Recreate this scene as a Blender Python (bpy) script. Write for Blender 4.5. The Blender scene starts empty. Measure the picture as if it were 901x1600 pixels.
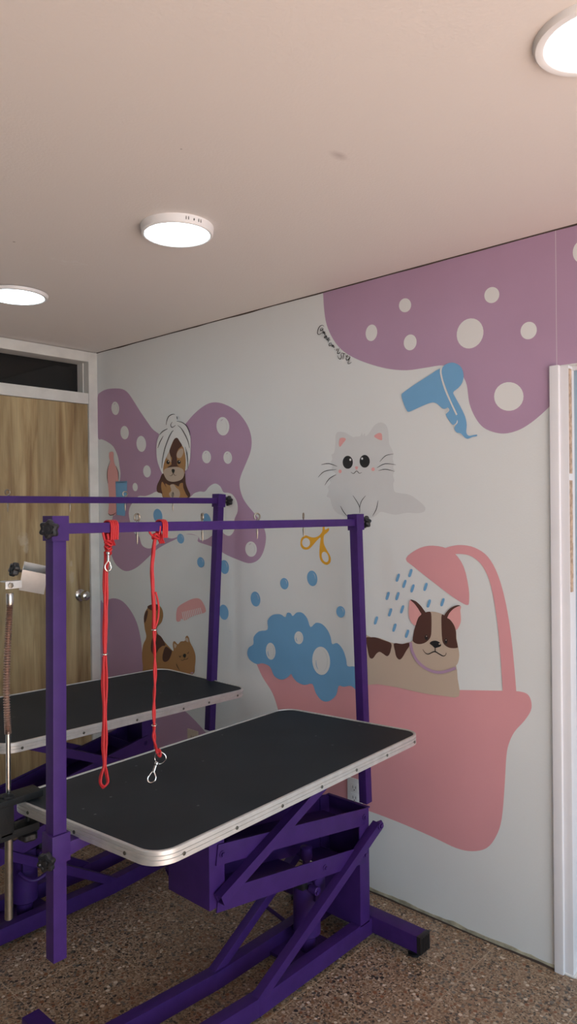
import bpy, bmesh, math, random
from mathutils import Vector, Matrix, noise
from mathutils.geometry import tessellate_polygon
random.seed(7)
S = bpy.context.scene; COL = S.collection
PI = math.pi
# ---------------------------------------------------------------- camera (901 x 1600 photograph)
FPX, YAW, PITCH, ROLL, EYE = 1143.56, 0.741853, -0.005708, -0.010864, 1.495
_F = Vector((math.cos(YAW)*math.cos(PITCH), math.sin(YAW)*math.cos(PITCH), math.sin(PITCH)))
_R0 = Vector((math.sin(YAW), -math.cos(YAW), 0)); _U0 = _R0.cross(_F)
_R = _R0*math.cos(ROLL) + _U0*math.sin(ROLL); _U = -_R0*math.sin(ROLL) + _U0*math.cos(ROLL)
cam = bpy.data.cameras.new('camera'); co = bpy.data.objects.new('camera', cam); COL.objects.link(co)
cam.sensor_fit = 'VERTICAL'; cam.sensor_height = 36; cam.lens = FPX*36/1600; cam.clip_start = .02
co.matrix_world = Matrix(((_R.x,_U.x,-_F.x,0),(_R.y,_U.y,-_F.y,0),(_R.z,_U.z,-_F.z,EYE),(0,0,0,1)))
S.camera = co
def at(x, y, axis, v):
    """point of the place seen at photo pixel x,y on the plane axis = v"""
    r = _F + _R*((x-450.5)/FPX) + _U*((800-y)/FPX)
    o = Vector((0,0,EYE)); return o + r*((v-o[axis])/r[axis])
# measured room
XW, YD, ZH = 2.296, 3.542, 2.370      # painted wall, door wall, ceiling

# ---------------------------------------------------------------- materials
def lin(c): return tuple(((v/255)/12.92 if v/255 <= .04045 else ((v/255+.055)/1.055)**2.4) for v in c)
def mat(name, col, rough=.5, metal=0, spec=.5, bump=0, bscale=200, var=0, vscale=8, coat=0):
    m = bpy.data.materials.new(name); m.use_nodes = True; nt = m.node_tree; b = nt.nodes['Principled BSDF']
    b.inputs['Base Color'].default_value = (*col, 1); b.inputs['Roughness'].default_value = rough
    b.inputs['Metallic'].default_value = metal; b.inputs['Specular IOR Level'].default_value = spec
    if coat: b.inputs['Coat Weight'].default_value = coat
    tc = nt.nodes.new('ShaderNodeTexCoord')
    if var:
        n = nt.nodes.new('ShaderNodeTexNoise'); n.inputs['Scale'].default_value = vscale; n.inputs['Detail'].default_value = 6
        nt.links.new(tc.outputs['Object'], n.inputs['Vector'])
        r = nt.nodes.new('ShaderNodeMapRange'); r.inputs['From Min'].default_value = .3; r.inputs['From Max'].default_value = .7
        r.inputs['To Min'].default_value = 1-var; r.inputs['To Max'].default_value = 1+var
        nt.links.new(n.outputs['Fac'], r.inputs['Value'])
        mx = nt.nodes.new('ShaderNodeVectorMath'); mx.operation = 'SCALE'; mx.inputs[0].default_value = col
        nt.links.new(r.outputs['Result'], mx.inputs['Scale']); nt.links.new(mx.outputs[0], b.inputs['Base Color'])
    if bump:
        n = nt.nodes.new('ShaderNodeTexNoise'); n.inputs['Scale'].default_value = bscale; n.inputs['Detail'].default_value = 3
        nt.links.new(tc.outputs['Object'], n.inputs['Vector'])
        bp = nt.nodes.new('ShaderNodeBump'); bp.inputs['Strength'].default_value = bump; bp.inputs['Distance'].default_value = .002
        nt.links.new(n.outputs['Fac'], bp.inputs['Height']); nt.links.new(bp.outputs['Normal'], b.inputs['Normal'])
    return m
M = {}
M['wall'] = mat('wall_paint', (.69,.715,.715), .62, bump=.15, bscale=160, var=.02, vscale=2)
M['ceil'] = None
M['lilac'] = mat('lilac_paint', (.42,.275,.405), .5, bump=.1, bscale=160, var=.04, vscale=3)
M['pink'] = mat('pink_paint', (.69,.33,.355), .5, bump=.1, bscale=160, var=.03, vscale=3)
M['blue'] = mat('blue_paint', (.165,.385,.63), .5, var=.03)
M['foamwhite'] = mat('foam_white_paint', (.72,.73,.72), .55)
M['catgrey'] = mat('pale_grey_paint', (.60,.615,.62), .55, var=.02)
M['ink'] = mat('black_ink_paint', (.012,.012,.013), .5)
M['brown'] = mat('brown_paint', (.085,.035,.026), .5)
M['beige'] = mat('beige_paint', (.52,.42,.33), .5)
M['tan'] = mat('tan_paint', (.40,.215,.085), .5)
M['ginger'] = mat('ginger_paint', (.36,.19,.075), .5)
M['earpink'] = mat('ear_pink_paint', (.74,.37,.36), .5)
M['orange'] = mat('orange_paint', (.74,.38,.02), .5)
M['purple'] = mat('purple_enamel', (.044,.0155,.118), .45, spec=.22, bump=.12, bscale=350, var=.10, vscale=25)
M['mat'] = None
M['alu'] = mat('ribbed_aluminium', (.60,.59,.57), .42, .6, var=.08, vscale=30)
M['steel'] = mat('chrome_steel', (.62,.60,.57), .22, 1)
M['dsteel'] = mat('dull_steel', (.26,.225,.18), .38, .9, var=.1, vscale=60)
M['screw'] = mat('screw_metal', (.16,.16,.14), .4, 1)
M['goose'] = mat('brown_spring_steel', (.42,.30,.25), .34, .9)
M['black'] = mat('black_plastic', (.012,.012,.014), .38, bump=.1)
M['blackcast'] = mat('black_cast_iron', (.009,.010,.011), .55, spec=.3, bump=.4, bscale=120)
M['red'] = mat('red_nylon_cord', (.47,.014,.018), .55, bump=.3, bscale=900)
M['plate'] = mat('outlet_plastic', (.72,.74,.76), .35)
M['slot'] = mat('outlet_slots', (.06,.06,.06), .6)
M['creamplate'] = mat('cream_outlet_plastic', (.55,.47,.38), .4)
M['whiteframe'] = mat('white_frame_paint', (.66,.65,.61), .5, bump=.25, bscale=60, var=.10, vscale=9)
M['whitetrim'] = mat('white_trim_paint', (.74,.74,.77), .4, var=.03, vscale=5)
M['grime'] = mat('grimy_sealant', (.38,.36,.27), .8, bump=.5, bscale=80, var=.35, vscale=30)
M['gap'] = mat('dark_gap', (.07,.048,.04), .9)
M['caulk'] = mat('peeling_caulk', (.46,.33,.24), .8, var=.4, vscale=60)
M['lampbody'] = mat('lamp_housing', (.80,.80,.80), .4)
M['backwall'] = mat('dark_back_wall', (.22,.23,.23), .7)  # unseen wall, its dark tone made up so it bounces less light
M['mark'] = mat('lamp_marks', (.10,.10,.10), .5)
def emis(name, col, s):
    m = bpy.data.materials.new(name); m.use_nodes = True; nt = m.node_tree; b = nt.nodes['Principled BSDF']
    b.inputs['Base Color'].default_value = (.8,.8,.8,1); b.inputs['Emission Color'].default_value = (*col,1); b.inputs['Emission Strength'].default_value = s; return m
M['glow'] = emis('lamp_diffuser', (.74,.92,1), 7)

def nodes(m):
    m.use_nodes = True; nt = m.node_tree; b = nt.nodes['Principled BSDF']
    return nt, b, (lambda t, **k: _n(nt, t, **k)), nt.links.new
def _n(nt, t, **k):
    n = nt.nodes.new(t)
    for a, v in k.items():
        if hasattr(n, a) and not a[0].isupper(): setattr(n, a, v)
        else: n.inputs[a.replace('_', ' ')].default_value = v
    return n
def ramp(nt, stops, interp='LINEAR'):
    r = nt.nodes.new('ShaderNodeValToRGB'); e = r.color_ramp; e.interpolation = interp
    while len(e.elements) < len(stops): e.elements.new(.5)
    for i, (p, c) in enumerate(stops): e.elements[i].position = p; e.elements[i].color = (*c, 1)
    return r
# terrazzo
def terrazzo():
    m = bpy.data.materials.new('terrazzo_tiles'); nt, b, N, L = nodes(m)
    tc = N('ShaderNodeTexCoord')
    v1 = N('ShaderNodeTexVoronoi', feature='F1', Scale=78., Randomness=1.); L(tc.outputs['Object'], v1.inputs['Vector'])
    sp = N('ShaderNodeSeparateColor'); L(v1.outputs['Color'], sp.inputs[0])
    chips = ramp(nt, [(0,(.34,.24,.17)),(.15,(.26,.12,.065)),(.27,(.42,.34,.26)),(.40,(.12,.115,.11)),(.54,(.55,.50,.43)),(.64,(.28,.17,.10)),(.76,(.20,.20,.195)),(.86,(.05,.045,.042)),(.95,(.72,.68,.62))], 'CONSTANT')
    L(sp.outputs[0], chips.inputs[0])
    v2 = N('ShaderNodeTexVoronoi', feature='F1', Scale=200., Randomness=1.); L(tc.outputs['Object'], v2.inputs['Vector'])
    sp2 = N('ShaderNodeSeparateColor'); L(v2.outputs['Color'], sp2.inputs[0])
    fine = ramp(nt, [(0,(.30,.225,.165)),(.3,(.39,.31,.235)),(.55,(.22,.155,.105)),(.75,(.48,.42,.34)),(.88,(.08,.07,.062))], 'CONSTANT'); L(sp2.outputs[1], fine.inputs[0])
    # a chip fills its cell only near the centre, and only some cells hold one
    lt = N('ShaderNodeMath', operation='LESS_THAN'); L(v1.outputs['Distance'], lt.inputs[0])
    th = N('ShaderNodeMapRange'); L(sp.outputs[1], th.inputs['Value']); th.inputs['To Min'].default_value = .15; th.inputs['To Max'].default_value = .58
    L(th.outputs[0], lt.inputs[1])
    mx = N('ShaderNodeMix', data_type='RGBA'); L(lt.outputs[0], mx.inputs['Factor']); L(fine.outputs[0], mx.inputs[6]); L(chips.outputs[0], mx.inputs[7])
    # tile joints, 33 cm
    sx = N('ShaderNodeSeparateXYZ'); L(tc.outputs['Object'], sx.inputs[0])
    fac = None
    for ax, off in ((0, 1.408), (1, 1.168)):
        a = N('ShaderNodeMath', operation='SUBTRACT'); L(sx.outputs[ax], a.inputs[0]); a.inputs[1].default_value = off - .33*10 - .165
        w = N('ShaderNodeMath', operation='MODULO'); L(a.outputs[0], w.inputs[0]); w.inputs[1].default_value = .33
        s = N('ShaderNodeMath', operation='SUBTRACT'); L(w.outputs[0], s.inputs[0]); s.inputs[1].default_value = .165
        ab = N('ShaderNodeMath', operation='ABSOLUTE'); L(s.outputs[0], ab.inputs[0])
        l = N('ShaderNodeMath', operation='LESS_THAN'); L(ab.outputs[0], l.inputs[0]); l.inputs[1].default_value = .0017
        if fac is None: fac = l
        else:
            q = N('ShaderNodeMath', operation='MAXIMUM'); L(fac.outputs[0], q.inputs[0]); L(l.outputs[0], q.inputs[1]); fac = q
    nz = N('ShaderNodeTexNoise', Scale=9.); L(tc.outputs['Object'], nz.inputs['Vector'])
    mm = N('ShaderNodeMath', operation='MULTIPLY'); L(fac.outputs[0], mm.inputs[0]); L(nz.outputs['Fac'], mm.inputs[1])
    m2 = N('ShaderNodeMix', data_type='RGBA'); L(mm.outputs[0], m2.inputs['Factor']); L(mx.outputs[2], m2.inputs[6]); m2.inputs[7].default_value = (.62,.55,.46,1)
    sc = N('ShaderNodeVectorMath', operation='SCALE'); L(m2.outputs[2], sc.inputs[0]); sc.inputs['Scale'].default_value = 1
    sc.operation = 'MULTIPLY'; sc.inputs[1].default_value = (.88,.78,.68)
    L(sc.outputs[0], b.inputs['Base Color']); b.inputs['Roughness'].default_value = .42
    return m
M['floor'] = terrazzo()
def oak():
    m = bpy.data.materials.new('oak_laminate'); nt, b, N, L = nodes(m)
    tc = N('ShaderNodeTexCoord'); mp = N('ShaderNodeMapping'); L(tc.outputs['Object'], mp.inputs[0]); mp.inputs['Scale'].default_value = (6, 1, .7)
    n1 = N('ShaderNodeTexNoise', Scale=3., Detail=8., Distortion=.6); L(mp.outputs[0], n1.inputs['Vector'])
    mp2 = N('ShaderNodeMapping'); L(tc.outputs['Object'], mp2.inputs[0]); mp2.inputs['Scale'].default_value = (90, 1, 2.2)
    n2 = N('ShaderNodeTexNoise', Scale=3., Detail=4.); L(mp2.outputs[0], n2.inputs['Vector'])
    c1 = ramp(nt, [(.30,(.25,.155,.07)),(.45,(.39,.28,.14)),(.62,(.50,.385,.21)),(.8,(.43,.31,.16))]); L(n1.outputs['Fac'], c1.inputs[0])
    c2 = ramp(nt, [(.3,(.62,.62,.62)),(.55,(1,1,1))]); L(n2.outputs['Fac'], c2.inputs[0])
    mu = N('ShaderNodeMix', data_type='RGBA', blend_type='MULTIPLY'); mu.inputs['Factor'].default_value = .5; L(c1.outputs[0], mu.inputs[6]); L(c2.outputs[0], mu.inputs[7])
    # staves of slightly different tone
    sx = N('ShaderNodeSeparateXYZ'); L(tc.outputs['Object'], sx.inputs[0])
    d = N('ShaderNodeMath', operation='MULTIPLY'); L(sx.outputs[0], d.inputs[0]); d.inputs[1].default_value = 9.3
    fl = N('ShaderNodeMath', operation='FLOOR'); L(d.outputs[0], fl.inputs[0])
    wn = N('ShaderNodeTexWhiteNoise', noise_dimensions='1D'); L(fl.outputs[0], wn.inputs['W'])
    mr = N('ShaderNodeMapRange'); L(wn.outputs['Value'], mr.inputs['Value']); mr.inputs['To Min'].default_value = .84; mr.inputs['To Max'].default_value = 1.08
    sc = N('ShaderNodeVectorMath', operation='SCALE'); L(mu.outputs[2], sc.inputs[0]); L(mr.outputs[0], sc.inputs['Scale'])
    # pale rubbed spots
    last = sc.outputs[0]
    for px, py, rx, rz in ((38,843,.045,.06),(41,857,.02,.05),(113,902,.022,.06),(112,880,.012,.03)):
        p = at(px, py, 1, YD)
        v = N('ShaderNodeVectorMath', operation='SUBTRACT'); L(tc.outputs['Object'], v.inputs[0]); v.inputs[1].default_value = (p.x, YD, p.z)
        k = N('ShaderNodeVectorMath', operation='MULTIPLY'); L(v.outputs[0], k.inputs[0]); k.inputs[1].default_value = (1/rx, 0, 1/rz)
        ln = N('ShaderNodeVectorMath', operation='LENGTH'); L(k.outputs[0], ln.inputs[0])
        nn = N('ShaderNodeTexNoise', Scale=45.); L(tc.outputs['Object'], nn.inputs['Vector'])
        ad = N('ShaderNodeMath', operation='ADD'); L(ln.outputs[1], ad.inputs[0]); L(nn.outputs['Fac'], ad.inputs[1])
        mr2 = N('ShaderNodeMapRange'); L(ad.outputs[0], mr2.inputs['Value']); mr2.inputs['From Min'].default_value = .9; mr2.inputs['From Max'].default_value = 1.25; mr2.inputs['To Min'].default_value = .5; mr2.inputs['To Max'].default_value = 0
        mxx = N('ShaderNodeMix', data_type='RGBA'); L(mr2.outputs[0], mxx.inputs['Factor']); L(last, mxx.inputs[6]); mxx.inputs[7].default_value = (.52,.45,.33,1); last = mxx.outputs[2]
    L(last, b.inputs['Base Color']); b.inputs['Roughness'].default_value = .45
    return m
M['oak'] = oak()
def rubber():
    m = bpy.data.materials.new('black_rubber_mat'); nt, b, N, L = nodes(m)
    tc = N('ShaderNodeTexCoord')
    n = N('ShaderNodeTexNoise', Scale=900., Detail=2.); L(tc.outputs['Object'], n.inputs['Vector'])
    n2 = N('ShaderNodeTexNoise', Scale=5., Detail=6.); L(tc.outputs['Object'], n2.inputs['Vector'])
    c = ramp(nt, [(.3,(.006,.0095,.0135)),(.7,(.014,.019,.025))]); L(n2.outputs['Fac'], c.inputs[0])
    v = N('ShaderNodeTexVoronoi', Scale=13.); L(tc.outputs['Object'], v.inputs['Vector'])
    lt = N('ShaderNodeMath', operation='LESS_THAN'); L(v.outputs['Distance'], lt.inputs[0]); lt.inputs[1].default_value = .05
    mx = N('ShaderNodeMix', data_type='RGBA'); L(lt.outputs[0], mx.inputs['Factor']); L(c.outputs[0], mx.inputs[6]); mx.inputs[7].default_value = (.09,.10,.10,1)
    L(mx.outputs[2], b.inputs['Base Color']); b.inputs['Roughness'].default_value = .62; b.inputs['Specular IOR Level'].default_value = .3
    bp = N('ShaderNodeBump', Strength=.5, Distance=.001); L(n.outputs['Fac'], bp.inputs['Height']); L(bp.outputs['Normal'], b.inputs['Normal'])
    return m
M['mat'] = rubber()
def ceiling_mat():
    m = bpy.data.materials.new('ceiling_plaster'); nt, b, N, L = nodes(m)
    tc = N('ShaderNodeTexCoord')
    n = N('ShaderNodeTexNoise', Scale=140., Detail=4.); L(tc.outputs['Object'], n.inputs['Vector'])
    bp = N('ShaderNodeBump', Strength=.22, Distance=.003); L(n.outputs['Fac'], bp.inputs['Height']); L(bp.outputs['Normal'], b.inputs['Normal'])
    last = None; base = (.74,.70,.67)
    col = N('ShaderNodeRGB'); col.outputs[0].default_value = (*base, 1); last = col.outputs[0]
    # marks that are really there: a grey smudge, a rough repair, two specks
    for px, py, rx, ry, c, a in ((530,243,.05,.022,(.38,.31,.30),.55),(110,410,.13,.05,(.80,.79,.77),.45),(283,233,.004,.004,(.1,.08,.08),.8),(22,378,.006,.006,(.15,.12,.12),.8)):
        p = at(px, py, 2, ZH)
        v = N('ShaderNodeVectorMath', operation='SUBTRACT'); L(tc.outputs['Object'], v.inputs[0]); v.inputs[1].default_value = (p.x, p.y, ZH)
        k = N('ShaderNodeVectorMath', operation='MULTIPLY'); L(v.outputs[0], k.inputs[0]); k.inputs[1].default_value = (1/rx, 1/ry, 0)
        ln = N('ShaderNodeVectorMath', operation='LENGTH'); L(k.outputs[0], ln.inputs[0])
        nn = N('ShaderNodeTexNoise', Scale=(14. if rx < .1 else 40.), Detail=5.); L(tc.outputs['Object'], nn.inputs['Vector'])
        ad = N('ShaderNodeMath', operation='MULTIPLY_ADD'); L(nn.outputs['Fac'], ad.inputs[0]); ad.inputs[1].default_value = (1.2 if rx < .1 else 3.5); L(ln.outputs[1], ad.inputs[2])
        mr = N('ShaderNodeMapRange'); L(ad.outputs[0], mr.inputs['Value']); mr.inputs['From Min'].default_value = (.6 if rx < .1 else 1.5); mr.inputs['From Max'].default_value = (1.5 if rx < .1 else 2.3); mr.inputs['To Min'].default_value = a; mr.inputs['To Max'].default_value = 0
        mx = N('ShaderNodeMix', data_type='RGBA'); L(mr.outputs[0], mx.inputs['Factor']); L(last, mx.inputs[6]); mx.inputs[7].default_value = (*c,1); last = mx.outputs[2]
    L(last, b.inputs['Base Color']); b.inputs['Roughness'].default_value = .6
    return m
M['ceil'] = ceiling_mat()
def frosted():
    m = bpy.data.materials.new('frosted_glass'); m.use_nodes = True; nt = m.node_tree; nt.nodes.clear()
    o = nt.nodes.new('ShaderNodeOutputMaterial'); t = nt.nodes.new('ShaderNodeBsdfTranslucent'); g = nt.nodes.new('ShaderNodeBsdfPrincipled'); mx = nt.nodes.new('ShaderNodeMixShader')
    t.inputs[0].default_value = (.46,.56,.62,1); g.inputs['Base Color'].default_value = (.46,.56,.62,1); g.inputs['Roughness'].default_value = .3
    mx.inputs[0].default_value = .45; nt.links.new(t.outputs[0], mx.inputs[1]); nt.links.new(g.outputs[0], mx.inputs[2]); nt.links.new(mx.outputs[0], o.inputs[0]); return m
M['frost'] = frosted()
M['darkglass'] = mat('dark_pane', (.012,.012,.012), .06, spec=.5)

# ---------------------------------------------------------------- mesh helpers
class MB:
    def __init__(s): s.bm = bmesh.new(); s.mats = []
    def mi(s, m):
        if m not in s.mats: s.mats.append(m)
        return s.mats.index(m)
    def add(s, verts, faces, m, bev=0):
        i = s.mi(m); vs = [s.bm.verts.new(v) for v in verts]; fs = []
        for f in faces:
            try: q = s.bm.faces.new([vs[k] for k in f]); q.material_index = i; fs.append(q)
            except ValueError: pass
        if bev:
            ed = list({e for f in fs for e in f.edges})
            r = bmesh.ops.bevel(s.bm, geom=ed, offset=bev, segments=2, affect='EDGES', profile=.7)
            for f in r['faces']: f.material_index = i
        return vs
    def box(s, a, b, m, bev=0):
        (x0,y0,z0),(x1,y1,z1) = [min(a[i],b[i]) for i in range(3)],[max(a[i],b[i]) for i in range(3)]
        s.add([(x0,y0,z0),(x1,y0,z0),(x1,y1,z0),(x0,y1,z0),(x0,y0,z1),(x1,y0,z1),(x1,y1,z1),(x0,y1,z1)],
              [(3,2,1,0),(4,5,6,7),(0,1,5,4),(1,2,6,5),(2,3,7,6),(3,0,4,7)], m, bev)
    def frame(s, p0, p1, ref=(0,1,0)):
        p0, p1 = Vector(p0), Vector(p1); d = (p1-p0).normalized(); r = Vector(ref); r = (r - d*r.dot(d)).normalized(); return p0, p1, d, r, d.cross(r)
    def beam(s, p0, p1, w, h, m, bev=.0015, ref=(0,1,0)):
        """solid bar: w along ref, h across"""
        p0, p1, d, r, u = s.frame(p0, p1, ref); v = []
        for p in (p0, p1):
            for a, b in ((-1,-1),(1,-1),(1,1),(-1,1)): v.append(p + r*a*w/2 + u*b*h/2)
        s.add(v, [(0,1,2,3),(7,6,5,4),(1,0,4,5),(2,1,5,6),(3,2,6,7),(0,3,7,4)], m, bev)
    def hollow(s, p0, p1, w, h, t, m, ref=(0,1,0)):
        p0, p1, d, r, u = s.frame(p0, p1, ref); v = []
        for p in (p0, p1):
            for k in (0, t):
                for a, b in ((-1,-1),(1,-1),(1,1),(-1,1)): v.append(p + r*a*(w/2-k) + u*b*(h/2-k))
        f = []
        for i in range(4):
            j = (i+1) % 4
            f += [(i,8+i,8+j,j),(4+i,4+j,12+j,12+i),(i,j,4+j,4+i),(8+i,12+i,12+j,8+j)]
        s.add(v, f, m)
    def lathe(s, c, axis, prof, m, n=24, lobes=None):
        """prof: (radius, height) pairs along axis from c"""
        c = Vector(c); ax = Vector(axis).normalized(); r = ax.orthogonal().normalized(); u = ax.cross(r); v = []; f = []
        for (rad, h) in prof:
            for k in range(n):
                a = 2*PI*k/n; rr = rad*(lobes(a) if lobes and rad > .012 else 1); v.append(c + ax*h + r*rr*math.cos(a) + u*rr*math.sin(a))
        for i in range(len(prof)-1):
            for k in range(n): f.append((i*n+k, i*n+(k+1)%n, (i+1)*n+(k+1)%n, (i+1)*n+k))
        f.append(tuple(range(n-1,-1,-1))); f.append(tuple(range((len(prof)-1)*n, len(prof)*n)))
        s.add(v, f, m)
    def cyl(s, p0, p1, r, m, n=20, b=.0):
        p0, p1 = Vector(p0), Vector(p1); L = (p1-p0).length
        pr = [(r-b,0),(r,b),(r,L-b),(r-b,L)] if b else [(r,0),(r,L)]
        s.lathe(p0, p1-p0, pr, m, n)
    def tube(s, pts, r, m, n=8, closed=False, rad=None):
        pts = [Vector(p) for p in pts]; N = len(pts); v = []; f = []; ref = None
        for i, p in enumerate(pts):
            a = pts[(i-1) % N] if (closed or i) else pts[0]; b = pts[(i+1) % N] if (closed or i < N-1) else pts[-1]
            d = (b-a); d = d.normalized() if d.length > 1e-9 else Vector((0,0,1))
            if ref is None: ref = d.orthogonal().normalized()
            ref = (ref - d*ref.dot(d)); ref = ref.normalized() if ref.length > 1e-6 else d.orthogonal().normalized()
            u = d.cross(ref); rr = rad[i] if rad else r
            for k in range(n): v.append(p + ref*rr*math.cos(2*PI*k/n) + u*rr*math.sin(2*PI*k/n))
        for i in range(N if closed else N-1):
            for k in range(n): j = (i+1) % N; f.append((i*n+k, i*n+(k+1)%n, j*n+(k+1)%n, j*n+k))
        if not closed: f.append(tuple(range(n-1,-1,-1))); f.append(tuple(range((N-1)*n, N*n)))
        s.add(v, f, m)
    def build(s, name, parent=None, org=(0,0,0)):
        bm = s.bm; bmesh.ops.recalc_face_normals(bm, faces=bm.faces[:])
        bmesh.ops.translate(bm, vec=-Vector(org), verts=bm.verts)
        for f in bm.faces: f.smooth = True
        for e in bm.edges:
            if len(e.link_faces) != 2 or e.calc_face_angle(0) > .6: e.smooth = False
        me = bpy.data.meshes.new(name); bm.to_mesh(me); bm.free()
        for k in s.mats: me.materials.append(M[k])
        o = bpy.data.objects.new(name, me); COL.objects.link(o)
        if parent: o.parent = parent
        return o
def empty(name, loc): o = bpy.data.objects.new(name, None); o.empty_display_size = .1; o.location = loc; COL.objects.link(o); return o
def tag(o, label=None, cat=None, group=None, kind=None):
    for k, v in (('label',label),('category',cat),('group',group),('kind',kind)):
        if v: o[k] = v
    return o
def spline(pts, n=5, closed=True):
    P = [Vector(p) for p in pts]; N = len(P); out = []
    for i in range(N if closed else N-1):
        g = lambda k: P[k % N] if closed else P[max(0, min(N-1, k))]
        a, b, c, d = g(i-1), g(i), g(i+1), g(i+2)
        for k in range(n):
            t = k/n; out.append(.5*((2*b) + (c-a)*t + (2*a-5*b+4*c-d)*t*t + (-a+3*b-3*c+d)*t**3))
    if not closed: out.append(P[-1])
    return out

# ---------------------------------------------------------------- the room shell
def struct(mb, name, label=None): o = mb.build(name); o['kind'] = 'structure'; return o
YB, XB = -1.7, -1.7
w = MB(); w.box((XB-.1,YB-.1,-.08),(XW+.35,YD+.6,0), 'floor'); floor = struct(w, 'floor')
w = MB(); w.box((XB-.1,YB-.1,ZH),(XW+.35,YD+.6,ZH+.08), 'ceil'); ceil = struct(w, 'ceiling')
# painted wall with the opening of the frosted screen on its right
ZT = ZH-.004; YO = .938; ZO = 1.934
w = MB(); w.box((XW,YO,0),(XW+.1,YD+.1,ZT),'wall'); w.box((XW,-.45,ZO),(XW+.1,YO,ZT),'wall'); w.box((XW,YB,0),(XW+.1,-.45,ZT),'wall')
wallR = struct(w, 'wall_right')
# dark uneven joint along the ceiling and grimy sealant along the floor
w = MB()
def edge_strip(w, z0, hs, m, dx, y0=-.3, y1=YD, n=90, down=False, seed=0):
    v = []; f = []
    for i in range(n+1):
        y = y0+(y1-y0)*i/n; h = hs*(.45+.9*max(0, noise.noise(Vector((y*5.3, seed, 0)))+.45)) + hs*.25*noise.noise(Vector((y*31, seed, 4)))
        v += [(XW-dx,y,z0),(XW-dx,y,z0-h if down else z0+h),(XW,y,z0),(XW,y,z0-h if down else z0+h)]
    for i in range(n): a = 4*i; b = a+4; f += [(a,b,b+1,a+1),(a+1,b+1,b+3,a+3),(a,a+2,b+2,b)]
    w.add(v, f, m)
edge_strip(w, ZH, .0048, 'gap', .0022, down=True, seed=2)
joint = w.build('ceiling_joint', wallR)
w = MB(); edge_strip(w, 0, .021, 'grime', .003, y0=.96, seed=5); edge_strip(w, 0, .006, 'gap', .0045, y0=.96, seed=9)
w.build('floor_sealant', wallR)
w = MB(); w.box((XW-.0006,.941,ZO),(XW,.942,ZT),'foamwhite'); w.build('panel_seam', wallR)
# white post and frosted glass at the right
w = MB(); w.box((XW-.012,.932,0),(XW+.06,.962,ZO+.004),'whitetrim',.004); w.box((XW+.0,.905,0),(XW+.06,.933,ZO),'whitetrim',.002)
tr = struct(w, 'trim_1')
w = MB()
for i in range(46):
    z = ZO-.01-i*.022; r = .0022+.0016*abs(noise.noise(Vector((i*.7,3,1))))
    if z > 1.22 and not 1.58 < z < 1.60: w.box((XW+.002,.905-r,z-.0225),(XW+.02,.906,z),'caulk')
w.build('peeling_caulk', tr)
w = MB(); w.box((XW+.045,-.45,.055),(XW+.053,.912,ZO),'frost'); pane = w
fr = MB(); fr.box((XW+.03,-.45,.006),(XW+.07,.91,.057),'whitetrim',.002); fr.box((XW+.03,-.45,ZO-.012),(XW+.07,.91,ZO+.002),'whitetrim',.002)
win = struct(fr, 'window_1'); pane.build('frosted_pane', win)
w = MB(); w.box((XW-.004,.90,0),(XW+.09,.975,.006),'foamwhite',.002); w.box((XW-.0,-.45,0),(XW+.09,.905,.004),'foamwhite'); struct(w, 'trim_2')
# door wall
JR = 2.240; TX1 = 2.238
w = MB(); w.box((XB,YD,0),(1.36,YD+.1,ZH),'wall'); wl = struct(w, 'wall_left')
w = MB()
w.box((JR,YD-.006,0),(XW-.0005,YD+.14,ZH-.003),'whiteframe',.003)      # jamb beside the painted wall
w.box((1.36,YD-.006,2.311),(JR,YD+.14,ZH-.003),'whiteframe',.003)      # top rail
w.box((1.36,YD-.004,2.079),(JR,YD+.12,2.139),'whiteframe',.003)        # transom rail
w.box((1.36,YD-.006,0),(1.40,YD+.14,2.31),'whiteframe',.003)
struct(w, 'trim_3')
w = MB(); w.box((JR-.005,YD+.045,2.139),(JR,YD+.14,2.311),'whiteframe')
w.box((1.40,YD+.105,2.139),(JR,YD+.12,2.15),'whiteframe')
tw = struct(w, 'window_2')
w = MB(); w.box((1.40,YD+.10,2.139),(JR,YD+.106,2.311),'darkglass'); w.build('dark_pane', tw)
w = MB(); w.box((1.402,YD+.004,.006),(JR-.003,YD+.044,2.077),'oak',.0015); door = struct(w, 'door_1')
kp = at(126, 930, 1, YD-.0)
w = MB(); w.lathe((kp.x,YD+.004,kp.z),(0,-1,0),[(.033,0),(.033,.004),(.028,.009),(.014,.012),(.0125,.028),(.020,.036),(.0275,.048),(.0275,.056),(.022,.066),(.010,.070),(.009,.071)],'steel',28)
w.build('door_handle', door)
# the walls behind the photographer, with the wide shop opening the daylight comes through
w = MB(); w.box((XB-.1,YB-.1,0),(XB,YD+.1,ZH),'backwall'); struct(w, 'wall_back')
w = MB(); w.box((XB,YB-.1,2.15),(XW+.1,YB,ZH),'wall'); w.box((XB,YB-.1,0),(-1.2,YB,2.15),'wall'); w.box((1.9,YB-.1,0),(XW+.1,YB,2.15),'wall')
struct(w, 'wall_front')

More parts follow.
